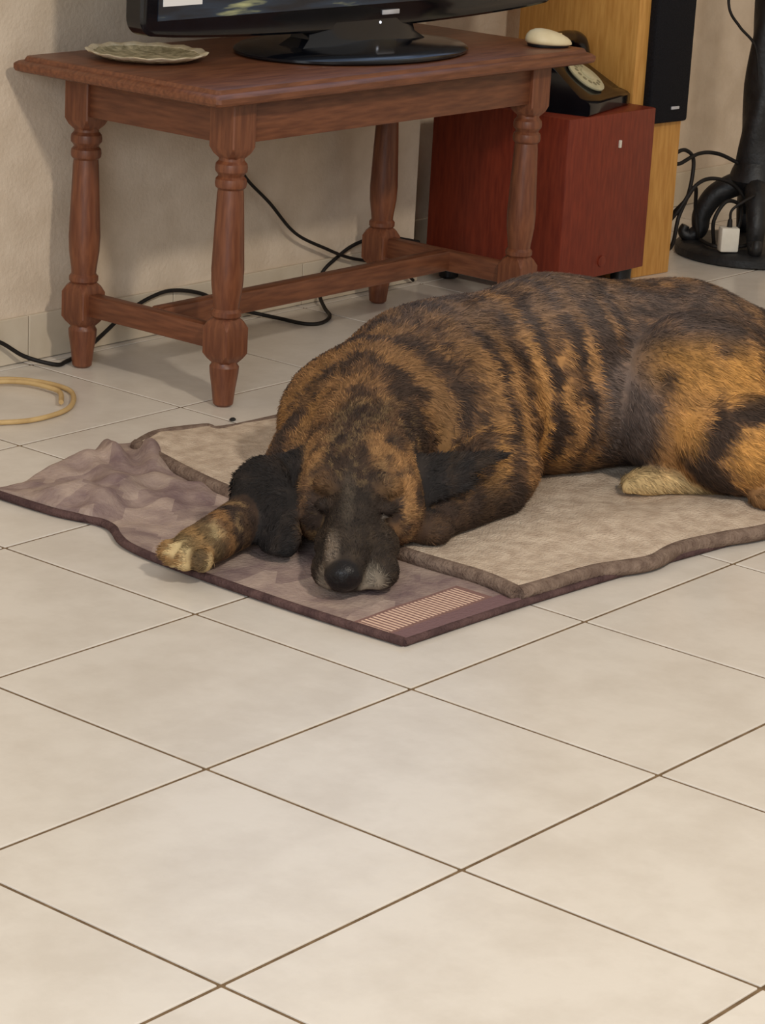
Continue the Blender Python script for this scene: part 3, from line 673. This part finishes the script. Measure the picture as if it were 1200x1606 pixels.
def coat_mat(name, rough, nose):
    mt, nt, b = new_mat(name, rough, .25)
    at = N(nt, 'ShaderNodeAttribute', attribute_name='coat'); nt.links.new(at.outputs['Color'], b.inputs['Base Color'])
    if nose:
        mr = N(nt, 'ShaderNodeMapRange'); mr.inputs['To Min'].default_value = rough; mr.inputs['To Max'].default_value = .35
        nt.links.new(at.outputs['Alpha'], mr.inputs['Value']); nt.links.new(mr.outputs[0], b.inputs['Roughness'])
    tc = N(nt, 'ShaderNodeTexCoord'); n2 = N(nt, 'ShaderNodeTexNoise', Scale=240, Detail=3); nt.links.new(tc.outputs['Object'], n2.inputs['Vector'])
    bp = N(nt, 'ShaderNodeBump', Strength=.35, Distance=.003); nt.links.new(n2.outputs[0], bp.inputs['Height'])
    if nose: nt.links.new(bp.outputs[0], b.inputs['Normal'])
    return mt
me.materials.append(coat_mat('brindle_coat', .8, True))
dog = bpy.data.objects.new('dog', me); link(dog)
dog.location = (-.1533, -.4258, .012); dog.rotation_euler = (0, 0, math.atan2(-.77911, .62689))
tag(dog, 'large brindle dog with black ears asleep on the folded blanket', 'dog')

# ------------------------------------------------------------------ fur: short tapered strands, one mesh
tri = np.concatenate([Q[:, [0, 1, 2]], Q[:, [0, 2, 3]]])
ar = np.linalg.norm(np.cross(V[tri[:, 1]]-V[tri[:, 0]], V[tri[:, 2]]-V[tri[:, 0]]), axis=1)/2
cen = V[tri].mean(1); wgt = ar*(cen[:, 2] > .012)
wgt *= 1+1.6*(cen[:, 1] < .30)
NH = 150000
pick = rng.choice(len(tri), NH, p=wgt/wgt.sum()); u = rng.random((NH, 2)); fl3 = u.sum(1) > 1; u[fl3] = 1-u[fl3]
g = lambda A: A[tri[pick, 0]]*(1-u.sum(1))[:, None]+A[tri[pick, 1]]*u[:, :1]+A[tri[pick, 2]]*u[:, 1:]
RP = g(V); RN = g(VN); RN /= np.linalg.norm(RN, axis=1)[:, None]
RC, RNS = coat(RP)
keep = RNS < .3; RP, RN, RC = RP[keep], RN[keep], RC[keep]; NH = len(RP)
# direction of growth: nose to tail, sinking with gravity, towards the paw on the legs
flow = np.zeros((NH, 3)); headw = 1-sst(RP[:, 1], .24, .36); legw = blob(RP, (-.15, .11, .03), (.09, .13, .06), .4)
trunk = np.stack([np.clip(.35+RP[:, 0]*3, .2, 1), np.clip(.9-RP[:, 0]*2.2, .25, 1), -.55*np.ones(NH)], 1)
hv = np.stack([(RP[:, 0]-.01)*5, np.ones(NH)*.9, .1*np.ones(NH)], 1)
flow = trunk*(1-headw)[:, None]+hv*headw[:, None]; flow = flow*(1-legw)[:, None]+np.array((-.55, -.8, -.2))*legw[:, None]
flow += .35*np.stack([vnoise(RP*30, 20+k) for k in range(3)], 1)+.22*rng.standard_normal((NH, 3))
flow -= (flow*RN).sum(1)[:, None]*RN; flow /= np.linalg.norm(flow, axis=1)[:, None]+1e-9
ln = (.0135+.004*rng.standard_normal(NH)); ln *= 1-.42*headw*(1-sst(RP[:, 1], .16, .28)); ln *= 1-.15*legw; ln = np.clip(ln, .004, .024)
lift = .28+.10*rng.random(NH)
d1 = flow+RN*lift[:, None]; d1 /= np.linalg.norm(d1, axis=1)[:, None]
d2 = flow+RN*(lift*.15)[:, None]; d2[:, 2] -= .12
wd = np.cross(d1, RN); wd /= np.linalg.norm(wd, axis=1)[:, None]+1e-9
hw = (.00055+.00025*rng.random(NH))[:, None]
b0 = RP-RN*.001; p1 = b0+d1*(ln*.5)[:, None]; p2 = p1+d2*(ln*.5)[:, None]
p1[:, 2] = np.maximum(p1[:, 2], .012); p2[:, 2] = np.maximum(p2[:, 2], .012)
HVt = np.stack([b0-wd*hw, b0+wd*hw, p1+wd*hw*.85, p1-wd*hw*.85, p2], 1).reshape(-1, 3)
base = np.arange(NH)*5
fcs = np.stack([base, base+1, base+2, base+3], 1); fct = np.stack([base+3, base+2, base+4], 1)
hm = bpy.data.meshes.new('fur'); hm.from_pydata(HVt.tolist(), [], fcs.tolist()+fct.tolist())
hm.polygons.foreach_set('use_smooth', np.ones(2*NH, bool))
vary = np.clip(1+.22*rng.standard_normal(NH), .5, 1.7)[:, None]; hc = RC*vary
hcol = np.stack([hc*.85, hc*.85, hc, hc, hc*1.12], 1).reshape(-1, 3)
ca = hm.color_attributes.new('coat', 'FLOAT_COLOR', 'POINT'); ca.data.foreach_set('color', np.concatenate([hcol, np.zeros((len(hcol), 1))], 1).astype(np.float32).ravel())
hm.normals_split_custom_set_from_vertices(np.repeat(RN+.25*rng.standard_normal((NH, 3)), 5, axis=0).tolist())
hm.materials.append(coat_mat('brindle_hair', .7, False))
fur = bpy.data.objects.new('fur', hm); link(fur, dog); fur['kind'] = 'stuff'
